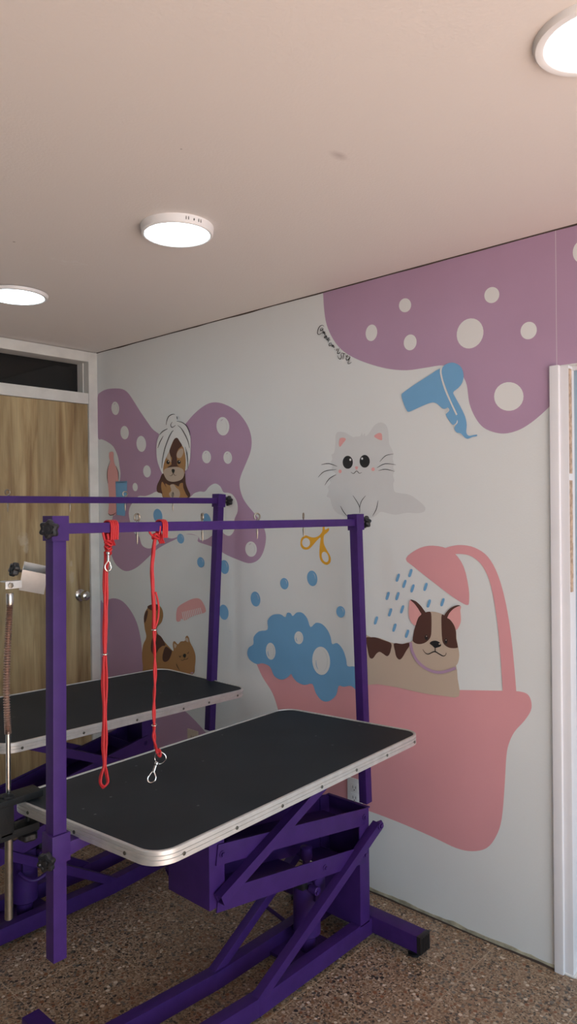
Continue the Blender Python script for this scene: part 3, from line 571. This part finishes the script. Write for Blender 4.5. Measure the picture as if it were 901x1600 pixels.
def make_table(name, cx, cy, mirror, dy, lift, top, posts, hooks, label, screws_long, screws_short):
    """everything is laid out in metres for the near table; the far one has its lifting frame turned end for end"""
    root = empty(name, (cx, cy, 0)); O = (cx, cy, 0); ORG[root.name] = O
    tag(root, label, 'grooming table', 'purple hydraulic grooming tables')
    fx = (lambda x: 3.104 - x) if mirror else (lambda x: x)
    fy = lambda y: y + dy
    V = lambda x, y, z: (fx(x), fy(y), z)
    def B(w, a, b, m='purple', bev=.0012): w.box(V(*a), V(*b), m, bev)
    YN, YF = 1.50, 1.66
    # --- base
    for (ya, yb) in ((1.500,1.540),(1.680,1.720)):
        yc = (ya+yb)/2; w = MB()
        w.beam(V(2.042+(.075 if mirror else 0),yc,.0495), V(1.486,yc,.0465), .040, .055, 'purple', .002)
        w.beam(V(1.494,yc,.0465), V(1.015,yc,.077), .0398, .054, 'purple', .002)
        w.build('base_rail', root, O)
        w = MB(); yt = 1.480 if ya < 1.6 else 1.682+.0; 
        w.beam(V(1.478,yc+(-.003 if ya<1.6 else .003),.052), V(2.052,yt if ya<1.6 else 1.700,.402), .030, .030, 'purple', .002)
        b = w.build('brace', root, O)
        w = MB(); s = -1 if ya < 1.6 else 1; yy = (1.465 if ya < 1.6 else 1.715)
        bolt(w, fx(2.047), fy(yy), .404, s, .0135); w.cyl((fx(2.058),fy(1.49 if s < 0 else 1.69),.400),(fx(2.085),fy(1.49 if s < 0 else 1.69),.398),.006,'purple',10); w.build('bolt', b, O)
    XF = .075 if mirror else 0
    for x0, x1, z0, z1, top_ in ((2.040,2.096,.026,.082,1),(.972,1.022,.048,.102,0)):
        x0 += XF if top_ else 0; x1 += XF if top_ else 0
        w = MB(); B(w, (x0,1.318,z0),(x1,1.905,z1), bev=.002); fb = w.build('foot_beam', root, O)
        for ye, s in ((1.318,-1),(1.905,1)):
            w = MB(); w.box(V(x0-.001,ye+s*.014,z0-.001), V(x1+.001,ye-s*.001,z1+.001),'black',.0015)
            for k in range(5): w.box(V(x0+.006+k*.0095,ye+s*.0165,z0+.004), V(x0+.010+k*.0095,ye+s*.0138,z1-.004),'black',.0006)
            if top_ or s < 0: w.build('end_cap', fb, O)
            w = MB(); c = V((x0+x1)/2, ye-s*.03, 0); w.lathe(c,(0,0,1),[(.019,.0),(.021,.002),(.021,.008),(.012,.012),(.007,.014),(.007,z0+.002)],'black',20)
            w.build('leveling_foot', fb, O)
    # --- mast (a channel standing between the rails)
    w = MB(); zt = .463
    B(w, (1.975,1.500,.070),(2.028,1.505,zt)); B(w, (1.975,1.672,.070),(2.028,1.677,zt)); B(w, (2.023,1.504,.070),(2.028,1.673,zt)); B(w, (1.975,1.504,.070),(1.980,1.673,.295))
    B(w, (1.96,1.497,zt-.001),(2.031,1.503,zt+.004)); B(w, (2.018,1.502,zt-.001),(2.031,1.676,zt+.004)); B(w, (1.96,1.674,zt-.001),(2.031,1.680,zt+.004))
    w.build('mast', root, O)
    w = MB(); B(w, (1.72,1.538,.024),(1.90,1.682,.036)); w.build('pump_plate', root, O)
    # --- swinging arms
    L = lift
    for zA, zB, h, nm in ((.421,.312,.058,'lower_arm'),(.549,.440,.056,'upper_arm')):
        w = MB()
        for y in (1.4975, 1.6785):
            w.beam(V(1.330,y,zA+L), V(2.004,y,zB), .004, h, 'purple', .0008)
            s = 1 if y < 1.6 else -1
            w.beam(V(1.372,y+s*.006,zA+L+h/2-.0085), V(1.966,y+s*.006,zB+h/2-.0025), .010, .003, 'purple', .0005)
        if nm == 'upper_arm': webs = [(1.36,1.99,1.500,1.676)]
        else: webs = [(1.36,1.44,1.500,1.676),(1.44,1.76,1.500,1.570),(1.44,1.76,1.588,1.676),(1.85,1.97,1.500,1.676)]
        for wa, wb_, ya_, yb_ in webs:
            za = lambda x: zA+L+(zB-zA-L)*(x-1.330)/.674 - h/2 + .003
            w.beam(V(wa,(ya_+yb_)/2,za(wa)), V(wb_,(ya_+yb_)/2,za(wb_)), yb_-ya_, .003, 'purple', 0)
        w.beam(V(1.40,1.588,zA+L-.011), V(1.404,1.588,zA+L-.011), .176, h*.7, 'purple', .0005)
        ob = w.build(nm, root, O)
        w = MB()
        for bx_, bz_ in ((1.346,zA+L-.002),(1.996,zB+.001),(1.786,.347+L*.3))[:3 if nm == 'lower_arm' else 2]:
            w = MB(); bolt(w, fx(bx_), fy(1.4955), bz_); w.build('pivot_bolt', ob, O)
    # --- lifting head under the top
    ztop = top[2]-.045
    w = MB(); z0 = .404+L
    B(w, (1.304,1.503,z0),(1.309,1.675,ztop)); 
    for y in (1.5005, 1.6735):
        w.add([V(1.304,y,z0),V(1.36,y,z0),V(1.36,y,ztop),V(1.304,y,ztop),V(1.304,y+.004,z0),V(1.36,y+.004,z0),V(1.36,y+.004,ztop),V(1.304,y+.004,ztop)],[(0,1,2,3),(7,6,5,4),(0,4,5,1),(1,5,6,2),(2,6,7,3),(3,7,4,0)],'purple',.0008)
    w.build('lifting_head', root, O)
    for y in (1.480, 1.697):
        w = MB(); w.hollow(V(1.322,y,.436+L), V(1.905,y,ztop-.005), .028, .030, .003, 'purple'); w.build('table_strut', root, O)
    # --- pump
    w = MB(); pc = V(1.812,1.598,0)
    w.lathe(pc,(0,0,1),[(.026,.036),(.028,.04),(.028,.085),(.040,.088),(.0455,.093),(.0455,.268),(.041,.274),(.020,.278),(.020,.296)],'purple',32)
    pp = w.build('hydraulic_pump', root, O)
    w = MB(); w.lathe(pc,(0,0,1),[(.0125,.290),(.0125,.330+L),(.020,.334+L),(.020,.372+L),(.012,.376+L)],'purple',20); w.build('piston_rod', pp, O)
    w = MB(); w.box(V(1.795,1.545,.215),V(1.845,1.553,.285),'purple',.001); w.cyl(V(1.782,1.555,.262),V(1.782,1.522,.262),.014,'purple',16,.002); w.cyl(V(1.775,1.522,.262),V(1.775,1.516,.262),.006,'purple',6)
    w.box(V(1.75,1.56,.262),V(1.775,1.64,.29),'black',.002); w.build('pump_valve', pp, O)
    w = MB()
    pts = spline([at(30,1364,1,2.45),at(38,1371,1,2.43),at(50,1376,1,2.41),at(64,1371,1,2.40),at(84,1354,1,2.40)],6,False) if mirror else spline([V(1.82,1.64,.10),V(1.84,1.69,.06),V(1.86,1.76,.055),V(1.88,1.86,.055)],6,False)
    w.tube(pts, .007, 'purple', 10); w.build('foot_pedal_rod', root, O)
    # --- table top
    tx, ty, tz, yw, sl, sw, Lt, Wt = top
    u = Vector((math.cos(yw), math.sin(yw), sl)).normalized(); v = Vector((-math.sin(yw), math.cos(yw), sw)).normalized(); n = u.cross(v).normalized(); v = n.cross(u)
    T = lambda a, b, c: Vector((tx,ty,tz)) + u*a + v*b + n*c
    r = .060
    def path(off, k=8):
        out = []
        for (sx_, sy_, a0) in ((1,1,0),(-1,1,90),(-1,-1,180),(1,-1,270)):
            for i in range(k+1):
                a = math.radians(a0+90*i/k); out.append((sx_*(Lt/2-r)+(r+off)*math.cos(a), sy_*(Wt/2-r)+(r+off)*math.sin(a)))
        return out
    w = MB(); pa = path(-.0045); N_ = len(pa)
    w.add([T(a,b,-.0012) for a,b in pa]+[T(a,b,-.028) for a,b in pa], [tuple(range(N_)), tuple(range(2*N_-1,N_-1,-1))]+[(i,(i+1)%N_,N_+(i+1)%N_,N_+i) for i in range(N_)], 'mat')
    tt = w.build('tabletop', root, O)
    w = MB(); prof = [(-.006,-.0011),(-.005,.0012),(.0012,.0014),(.0026,0),(.0030,-.0065),(.0008,-.0072),(.0008,-.0094),(.0030,-.0102),(.0030,-.0160),(.0008,-.0167),(.0008,-.0189),(.0030,-.0197),(.0030,-.0295),(.0012,-.031),(-.006,-.031),(-.006,-.0275)]
    vv = []; ff = []; K = len(prof)
    for (o_, z_) in prof:
        for a, b in path(o_): vv.append(T(a,b,z_))
    for j in range(K):
        for i in range(N_): ff.append((j*N_+i, j*N_+(i+1)%N_, ((j+1)%K)*N_+(i+1)%N_, ((j+1)%K)*N_+i))
    w.add(vv, ff, 'alu'); rim = w.build('metal_rim', root, O)
    for a in screws_long:
        w = MB(); w.cyl(T(a,-Wt/2-.0022,-.019), T(a,-Wt/2-.0048,-.019), .0046, 'screw', 12, .0008); w.build('rim_screw', rim, O)
    for b in screws_short:
        w = MB(); w.cyl(T(-Lt/2-.0022,b,-.019), T(-Lt/2-.0048,b,-.019), .0046, 'screw', 12, .0008); w.build('rim_screw', rim, O)
    # frame under the top
    w = MB()
    for y in (-.10,.10): w.beam(T(-Lt/2+.04,y,-.041), T(Lt/2-.04,y,-.041), .025, .024, 'purple')
    for x in (-.42,0,.40): w.beam(T(x,-.20,-.040), T(x,.20,-.040), .025, .022, 'purple', ref=(1,0,0))
    w.build('under_frame', root, O)
    # --- overhead posts
    ends = []
    for (bx,by,bz),(qx,qy,qz),s in posts:
        pb, pt = Vector((bx,by,bz)), Vector((qx,qy,qz)); d = (pt-pb).normalized()
        w = MB(); w.beam(pb, pt-d*.004, .034, .034, 'purple', .002, ref=(0,1,0)); po = w.build('side_post', root, O)
        w = MB(); w.hollow(pt-d*.058, pt, .043, .043, .003, 'purple', ref=(0,1,0)); w.beam(pt-d*.004, pt-d*.0025, .038, .038, 'purple', 0)
        sl_ = w.build('post_cap_sleeve', po, O)
        kc = pt-d*.030+Vector((s*.0215,0,0)); knob(root, 'clamp_knob', pt-d*.030+(Vector((-.0215,-.0215,0)) if s < 0 else Vector((.0215,0,0))), (-1,-.9,0) if s < 0 else (1,0,0), .0205 if s < 0 else .0215, .010 if s < 0 else .027, 6) 
        # sleeve under the table end
        zc = tz - (.034 if s < 0 else .066) + sl*(bx-tx); t = (zc-bz)/(qz-bz); m_ = pb.lerp(pt, t)
        w = MB(); w.beam(m_-d*.034, m_+d*(.032 if s < 0 else -.002), .047, .047, 'purple', .002, ref=(0,1,0))
        x_in = bx - s*.16
        w.beam((m_.x-s*.02,m_.y,m_.z-.008),(x_in,m_.y,m_.z-.004), .034, .026, 'purple', .002)
        yy = m_.y
        w.add([(m_.x-s*.02,yy-.004,m_.z-.015),(m_.x-s*.02,yy-.004,m_.z-.036),(x_in+s*.02,yy-.004,m_.z-.015),(m_.x-s*.02,yy+.004,m_.z-.015),(m_.x-s*.02,yy+.004,m_.z-.036),(x_in+s*.02,yy+.004,m_.z-.015)],[(0,1,2),(5,4,3),(0,3,4,1),(1,4,5,2),(2,5,3,0)],'purple')
        w.build('post_socket', root, O)
        knob(root, 'clamp_knob', (m_.x+s*.0235, m_.y-(.021 if s < 0 else 0), m_.z-.014), (-1,-.5,0) if s < 0 else (1,0,0), .020 if s < 0 else .017, .010)
        ends.append((pt-d*.030, s))
    (a, s0), (b, s1) = ends
    w = MB(); pa_, pb_ = a+Vector((.018,0,0)), b-Vector((.018,0,0)); pa_.z = posts[0][3-1+0] if False else a.z; w.beam(pa_, pb_, .025, .025, 'purple', .0018, ref=(0,1,0)); bar = w.build('crossbar', root, O)
    for i, hx in enumerate(hooks):
        t = (hx-pa_.x)/(pb_.x-pa_.x); q_ = pa_.lerp(pb_, t); eye_screw(bar, q_.x, q_.y, q_.z-.0125, q_.z+.0125, O, [.2,1.1,-.4,.6,-.9][i%5])
    return root, T, (pa_, pb_)

near, TN, barN = make_table('grooming_table', 1.5085, 1.60, False, 0, 0, (1.5085,1.5911,.7393,.0584,-.0143,-.0248,1.15,.5898),
    [((.879,1.553,.453),(.893,1.555,1.482),-1), ((2.180,1.626,.402),(2.136,1.626,1.469),1)], (1.131,1.364,1.597,1.829),
    'near purple grooming table with two red leashes hanging from its overhead bar', (-.50,-.33,-.16,.01,.18,.35,.52), (-.19,.0,.20))
far, TF, barF = make_table('grooming_table', 1.60, 2.48, True, .90, .015, (1.600,2.478,.7575,.0719,-.0434,.0338,1.14,.542),
    [((.98,2.46,.50),(1.00,2.46,1.566),-1), ((2.153,2.462,.512),(2.224,2.462,1.560),1)], (1.228,1.472,1.719,1.960),
    'far purple grooming table standing next to the wooden door, no leashes on its bar', (-.50,-.27,-.04,.19,.33,.50), (-.15,.15))

# ---------------------------------------------------------------- red grooming cords on the near bar
def wob(pts, off, amp, seed, n=7):
    q = spline(pts, n, False); out = []
    for i, p in enumerate(q):
        a = i*.55+seed; out.append(p + Vector((math.cos(a)*off + amp*noise.noise(Vector((i*.22,seed,0))), math.sin(a)*off, 0)))
    return out
def bar_loop(w, x, r, k, yb, zb, x2=None):
    """cord laid over the square bar"""
    h = .0125 + r + .0006; a = .010
    P = [(x-.002,yb-h-.001,zb-.030),(x,yb-h,zb-h+a),(x,yb-h,zb+h-a),(x,yb-h+a*.4,zb+h-a*.3),(x,yb-h+a,zb+h),(x,yb+h-a,zb+h),(x,yb+h-a*.3,zb+h-a*.3),(x,yb+h,zb+h-a),(x,yb+h,zb-h+a),(x-.002,yb+h*.5,zb-.022),(x,yb-.002,zb-.045)]
    w.tube([p for p in spline([Vector(p) for p in P], 4, False)], r, 'red', 8)
yb1 = 1.563; r = .0030
def rope_bar(x): t = (x-barN[0].x)/(barN[1].x-barN[0].x); return barN[0].lerp(barN[1], t)
# left cord
b0 = rope_bar(1.048); w = MB(); YR = b0.y-.012
for dx in (-.0085,-.0025,.0035,.0095): bar_loop(w, b0.x+dx, r, 0, b0.y, b0.z)
g = lambda x, y, dy=0: at(x, y, 1, YR+dy)
for k in range(5):   # wrapped knot
    c = g(168.5+(k%2), 846+k*4.6); rr = .0072; w.tube([c+Vector((rr*math.cos(a), rr*math.sin(a), .003*math.sin(2*a+k))) for a in [2*PI*i/14 for i in range(14)]], r*.95, 'red', 8, closed=True)
w.tube([g(160.5,832),g(163,842),g(166,850)], r, 'red'); w.tube([g(175,832),g(173,842),g(170,850)], r, 'red'); w.tube([g(168,834),g(169,842),g(168.5,850)], r, 'red')
l1 = [g(166,862),g(164.2,890),g(164.0,930),g(163.6,975),g(163.4,1022)]; l2 = [g(169.5,866),g(167.5,895),g(167.3,935),g(166.2,975),g(164.6,1022)]
w.tube(wob(l1,.0005,.001,1), r, 'red'); w.tube(wob(l2,.0005,.001,5), r, 'red'); w.tube(wob([p+Vector((0,.004,0)) for p in l1],.001,.001,3), r, 'red')
m1 = [g(162.8,1024),g(161.3,1060),g(163,1100),g(161.8,1150),g(163,1190),g(158.5,1212),g(158.2,1224),g(163,1229),g(168.5,1222),g(167.5,1208),g(164.8,1190),g(166.5,1150),g(165.5,1100),g(167.2,1060),g(165.2,1024)]
w.tube(wob(m1,.0006,.001,9,6), r*.92, 'red'); w.tube(wob([p+Vector((0,.005,-.004)) for p in m1],.0008,.0015,4,6), r*.85, 'red')
cord1 = w.build('grooming_leash'); tag(cord1, 'left red grooming leash with a plain loop at the bottom', 'leash', 'red grooming leashes on the near bar')
w = MB(); c = g(163.8,1022); w.tube([c+Vector((.0068*math.cos(a),.0068*math.sin(a),0)) for a in [2*PI*i/20 for i in range(20)]], .0015, 'steel', 8, closed=True); w.build('slider_ring', cord1)
def snap_hook(p0, d, side, parent, scale=1.):
    """swivel snap: ferrule at p0, hook hanging along d, opening to side"""
    d = Vector(d).normalized(); s = Vector(side); s = (s-d*s.dot(d)).normalized(); w = MB(); k = scale
    w.lathe(p0, d, [(.0030*k,0),(.0048*k,.002*k),(.0048*k,.006*k),(.0030*k,.008*k),(.0030*k,.015*k),(.0036*k,.017*k),(.0030*k,.024*k)], 'steel', 14)
    q = lambda a, b: p0 + d*a*k + s*b*k
    w.tube(spline([q(.020,0),q(.026,.003),q(.033,.0085),(q(.041,.0085)),q(.047,.003),q(.047,-.004),q(.041,-.0082),q(.035,-.0080)],5,False), .0021*k, 'steel', 8)
    w.tube([q(.020,-.001),q(.028,-.0055),q(.036,-.0075)], .0013*k, 'steel', 8)
    return w.build('snap_hook', parent)
snap_hook(g(168.8,862,-.010), (-.01,0,-1), (-1,0,0), cord1, 1.0)
# right cord
b0 = rope_bar(1.213); w = MB(); YR = b0.y-.012
for dx in (-.006,.000,.006): bar_loop(w, b0.x+dx, r, 0, b0.y, b0.z)
for k in range(2):
    c = g(243,836+k*4); w.tube([c+Vector((.008*math.cos(a), .008*math.sin(a), .003*math.sin(2*a+k))) for a in [2*PI*i/14 for i in range(14)]], r, 'red', 8, closed=True)
w.tube(spline([g(233.5,826),g(234,832),g(238,837),g(243,840)],4,False), r, 'red'); w.tube(spline([g(250,822),g(249,832),g(245,839)],4,False), r, 'red')
l = [g(241.5,842),g(239,862),g(237,885),g(237.5,910),g(239,935),g(240,960),g(239.5,983)]
w.tube(wob(l,.0004,.0005,2), r, 'red'); w.tube(wob([p+Vector((.0045,.001,0)) for p in l],.0004,.0005,7), r, 'red'); w.tube(wob([p+Vector((.002,.005,0)) for p in l],.0004,.0005,12), r, 'red')
w.tube(spline([g(243,925),g(247.5,945),g(247,965),g(242,982)],5,False), r*.9, 'red')
l = [g(240.5,985),g(241,1020),g(241.8,1060),g(240,1100),g(240.5,1133),g(240,1150),g(243,1168),g(246.5,1177)]
w.tube(wob(l,.0016,.0006,2), r, 'red'); w.tube(wob([p+Vector((.003,.002,0)) for p in l],.0018,.0006,5.2), r, 'red')
w.tube(spline([g(247,1170),g(251,1175),g(250,1182),g(246.5,1179)],4,False), r, 'red')
cord2 = w.build('grooming_leash'); tag(cord2, 'right red grooming leash ending in a steel ring and snap hook over the tabletop', 'leash', 'red grooming leashes on the near bar')
for yy in (984, 1133):
    w = MB(); c = g(241,yy); w.tube([c+Vector((.0068*math.cos(a),.0068*math.sin(a),0)) for a in [2*PI*i/20 for i in range(20)]], .0014, 'steel', 8, closed=True); w.build('slider_ring', cord2)
w = MB(); c = g(250.5,1184.5); c2 = [c+_R0*(.0150*math.cos(a))+Vector((0,0,.0158*math.sin(a)*(1-.12*math.cos(a)))) for a in [2*PI*i/28 for i in range(28)]]
w.tube(c2, .0017, 'steel', 8, closed=True); w.build('end_ring', cord2)
snap_hook(g(245.5,1190), tuple((g(236,1218)-g(245.5,1190))), tuple(_R0), cord2, 1.15)

# ---------------------------------------------------------------- gooseneck holder clamped to the corner of the near table
YG = 1.815; ga = lambda x, y, Y=YG: at(x, y, 1, Y)
root = empty('gooseneck_holder', tuple(ga(14,1250))); tag(root, 'flexible gooseneck dryer holder clamped to the left corner of the near grooming table', 'dryer holder')
OG = tuple(root.location); ORG[root.name] = OG
w = MB(); w.cyl(ga(13.8,1436), ga(13.8,1290), .0102, 'dsteel', 20, .001); w.build('lower_rod', root, OG)
w = MB(); w.cyl(ga(13.4,1250), ga(12.6,1142), .0062, 'steel', 18, .0005); w.build('upper_rod', root, OG)
pth = spline([ga(12.6,1146),ga(11.2,1120),ga(10.2,1080),ga(10.8,1040),ga(12.5,1000),ga(14.4,965),ga(15.4,942)], 60, False)
w = MB(); rad = [.0074+.0018*math.cos(i*2*PI/6.0) for i in range(len(pth))]; w.tube(pth, .008, 'goose', 14, rad=rad); w.build('gooseneck', root, OG)
w = MB(); w.lathe(ga(15.4,946),(0,0,1),[(.0075,0),(.0088,.004),(.0095,.012),(.0095,.030),(.0085,.032)],'steel',20); w.build('ferrule', root, OG)
w = MB(); p0, p1 = ga(8.5,921,YG-.016), ga(27.5,908,YG-.016); w.box((p0.x,YG-.0165,p0.z-.000),(p1.x+.012,YG-.0135,p1.z),'alu',.002); w.box((p0.x,YG-.0165,p1.z-.002),(p1.x+.012,YG+.012,p1.z+.001),'alu',.0008)
w.lathe(((p0.x+p1.x)/2-.003,YG-.0165,(p0.z+p1.z)/2),(0,-1,0),[(.0075,0),(.0075,.003),(.004,.004)],'dsteel',6); w.build('mounting_bracket', root, OG)
# tilted aluminium box that grips a dryer
c0 = ga(29.5,922,YG-.005); ex = (ga(68.5,929,YG-.005)-c0); W_ = ex.length; ex.normalize(); ez = (ga(35,890,YG-.027)-c0); H_ = ez.length; ez.normalize(); ey = (ga(37.8,877,YG+.024)-ga(35,890,YG-.027)); D_ = ey.length; ey.normalize()
w = MB(); t_ = .0022; c0 = c0 + Vector((0,0,0))
def q8(a0,a1,b0,b1,e0,e1): return [c0+ex*a+ey*b+ez*e for e in (e0,e1) for a, b in ((a0,b0),(a1,b0),(a1,b1),(a0,b1))]
for args in ((0,W_,0,t_,0,H_),(0,W_,D_-t_,D_,0,H_),(0,t_,t_,D_-t_,0,H_),(W_-t_,W_,t_,D_-t_,0,H_)):
    w.add(q8(*args), [(3,2,1,0),(4,5,6,7),(0,1,5,4),(1,2,6,5),(2,3,7,6),(3,0,4,7)], 'alu', .0004)
w.build('square_holder', root, OG)
kk = c0 + ez*H_*.72 + ey*D_*.5; knob(root, 'clamp_knob', tuple(kk), tuple(-ex), .017, .012)
# cast clamp gripping the corner of the table top
w = MB(); a = ga(14,1250); zt = TN(-.53,.24,0).z
w.box((a.x-.045,1.775,zt+.004),(a.x+.075,1.832,zt+.022),'blackcast',.005)
w.box((a.x-.045,1.778,zt-.075),(a.x-.004,1.829,zt+.012),'blackcast',.006)
w.box((a.x-.045,1.778,zt-.082),(a.x+.065,1.829,zt-.060),'blackcast',.005)
w.lathe((a.x-.012,1.80,zt+.022),(0,0,1),[(.018,0),(.016,.004),(.011,.006)],'blackcast',20)
w.build('table_clamp', root, OG)
w = MB(); w.cyl((a.x+.045,1.803,zt-.060),(a.x+.045,1.803,zt-.036),.006,'blackcast',14); w.lathe((a.x+.045,1.803,zt-.082),(0,0,-1),[(.008,0),(.02,.004),(.024,.008),(.024,.02),(.018,.026),(.004,.027)],'black',36,lambda t:1+.1*math.cos(5*t)); w.lathe((a.x+.045,1.803,zt-.036),(0,0,1),[(.012,0),(.012,.004)],'blackcast',16); w.build('clamp_screw', root, OG)

# ---------------------------------------------------------------- ceiling lights
def lamp(x, y, rr, ro, d, label, marks=False, gap=False, depth_in=.0):
    o = empty('ceiling_light', (x,y,ZH)); tag(o, label, 'ceiling light', 'round LED ceiling lights'); ORG[o.name] = (x,y,ZH); O = (x,y,ZH)
    w = MB(); f = ZH-d
    w.lathe((x,y,ZH-(.0035 if gap else .0)),(0,0,-1),[(ro,0),(ro,.0015 if gap else .002),(ro-.002,d-.004),(ro-.005,d-.0006),(rr+.0035,d),(rr+.001,d-.0015),(rr,d-.003)],'lampbody',72)
    if gap: w.lathe((x,y,ZH),(0,0,-1),[(ro-.012,0),(ro-.012,.0034)],'gap',48)
    w.build('housing', o, O)
    w = MB(); w.lathe((x,y,f+.0055 if gap is False else f+.002),(0,0,-1),[(rr,0),(rr,.0035),(rr-.003,.0047)],'glow',64); w.build('diffuser', o, O)
    if marks:
        w = MB()
        for px, kind in ((290.8,'b'),(294.6,'b'),(303.3,'d'),(310.5,'b'),(313.8,'b')):
            # find the angle on the housing that the photo shows at this pixel column
            best = min(((abs(_proj(x+ro*math.cos(t), y+ro*math.sin(t), ZH-.012)[0]-px) + (0 if (math.cos(t)*x+math.sin(t)*y) < 0 else 999), t) for t in [k*PI/900 for k in range(1800)]))[1]
            c = Vector((x+(ro-.0004)*math.cos(best), y+(ro-.0004)*math.sin(best), ZH-d*.45)); tn = Vector((-math.sin(best), math.cos(best), 0)); nn = Vector((math.cos(best), math.sin(best), 0))
            hw, hh = (.0011,.0045) if kind == 'b' else (.0024,.0026)
            if kind == 'b': P8 = [c+tn*a_*hw+Vector((0,0,b_*hh))+nn*e_*.0009 for e_ in (-1,1) for a_, b_ in ((-1,-1),(1,-1),(1,1),(-1,1))]
            else: P8 = [c+tn*a_*hw+Vector((0,0,b_*hh))+nn*e_*.0009 for e_ in (-1,1) for a_, b_ in ((0,-2.0),(1,-.3),(0,1.2),(-1,-.3))]
            w.add(P8, [(3,2,1,0),(4,5,6,7),(0,1,5,4),(1,2,6,5),(2,3,7,6),(3,0,4,7)], 'mark')
        w.build('printed_marks', o, O)
    return o
def _proj(x, y, z):
    d = Vector((x,y,z-EYE)); k = d.dot(_F); return 450.5+FPX*d.dot(_R)/k, 800-FPX*d.dot(_U)/k
lamp(1.452,1.786,.099,.1125,.026,'surface mounted round ceiling light in the middle, with dark marks on its side', True)
lamp(1.442,2.795,.1065,.124,.013,'ceiling light at the left edge above the wooden door', gap=True)
lamp(1.408,.493,.095,.117,.012,'ceiling light at the top right corner of the photo')
lamp(.25,1.786,.099,.1125,.026,'round ceiling light above the photographer, left of the row')
lamp(.25,.30,.099,.1125,.026,'round ceiling light above the photographer, right of the row')

# ---------------------------------------------------------------- unseen pavement, added outside the opening to bounce warm sunlight onto the ceiling
M['pave'] = mat('bounce_pavement', (.50,.36,.27), .8, var=.1, vscale=3)
w = MB(); w.box((-5,YB-6,-.10),(6,YB-.1,-.03),'pave'); struct(w, 'ground')
# ---------------------------------------------------------------- daylight
wd = bpy.data.worlds.new('daylight'); S.world = wd; wd.use_nodes = True
wd.node_tree.nodes['Background'].inputs[0].default_value = (.72,.86,1,1); wd.node_tree.nodes['Background'].inputs[1].default_value = .68
def area(name, loc, rot, sx, sy, e, col):
    l = bpy.data.lights.new(name, 'AREA'); l.shape = 'RECTANGLE'; l.size = sx; l.size_y = sy; l.energy = e; l.color = col
    o = bpy.data.objects.new(name, l); o.location = loc; o.rotation_euler = rot; COL.objects.link(o); return o
area('daylight_opening', (.35,YB-.05,1.1), (PI/2,0,0), 3.0, 2.1, 30, (.66,.86,1))
sun = bpy.data.lights.new('low_sun','SUN'); sun.energy = 15.5; sun.color = (1,.82,.71); sun.angle = .01
so = bpy.data.objects.new('low_sun', sun); so.rotation_euler = (math.radians(40),0,math.radians(-10)); COL.objects.link(so)

vs = S.view_settings; vs.view_transform = 'Standard'; vs.look = 'None'; vs.gamma = 1; vs.use_curve_mapping = False; vs.exposure = .9
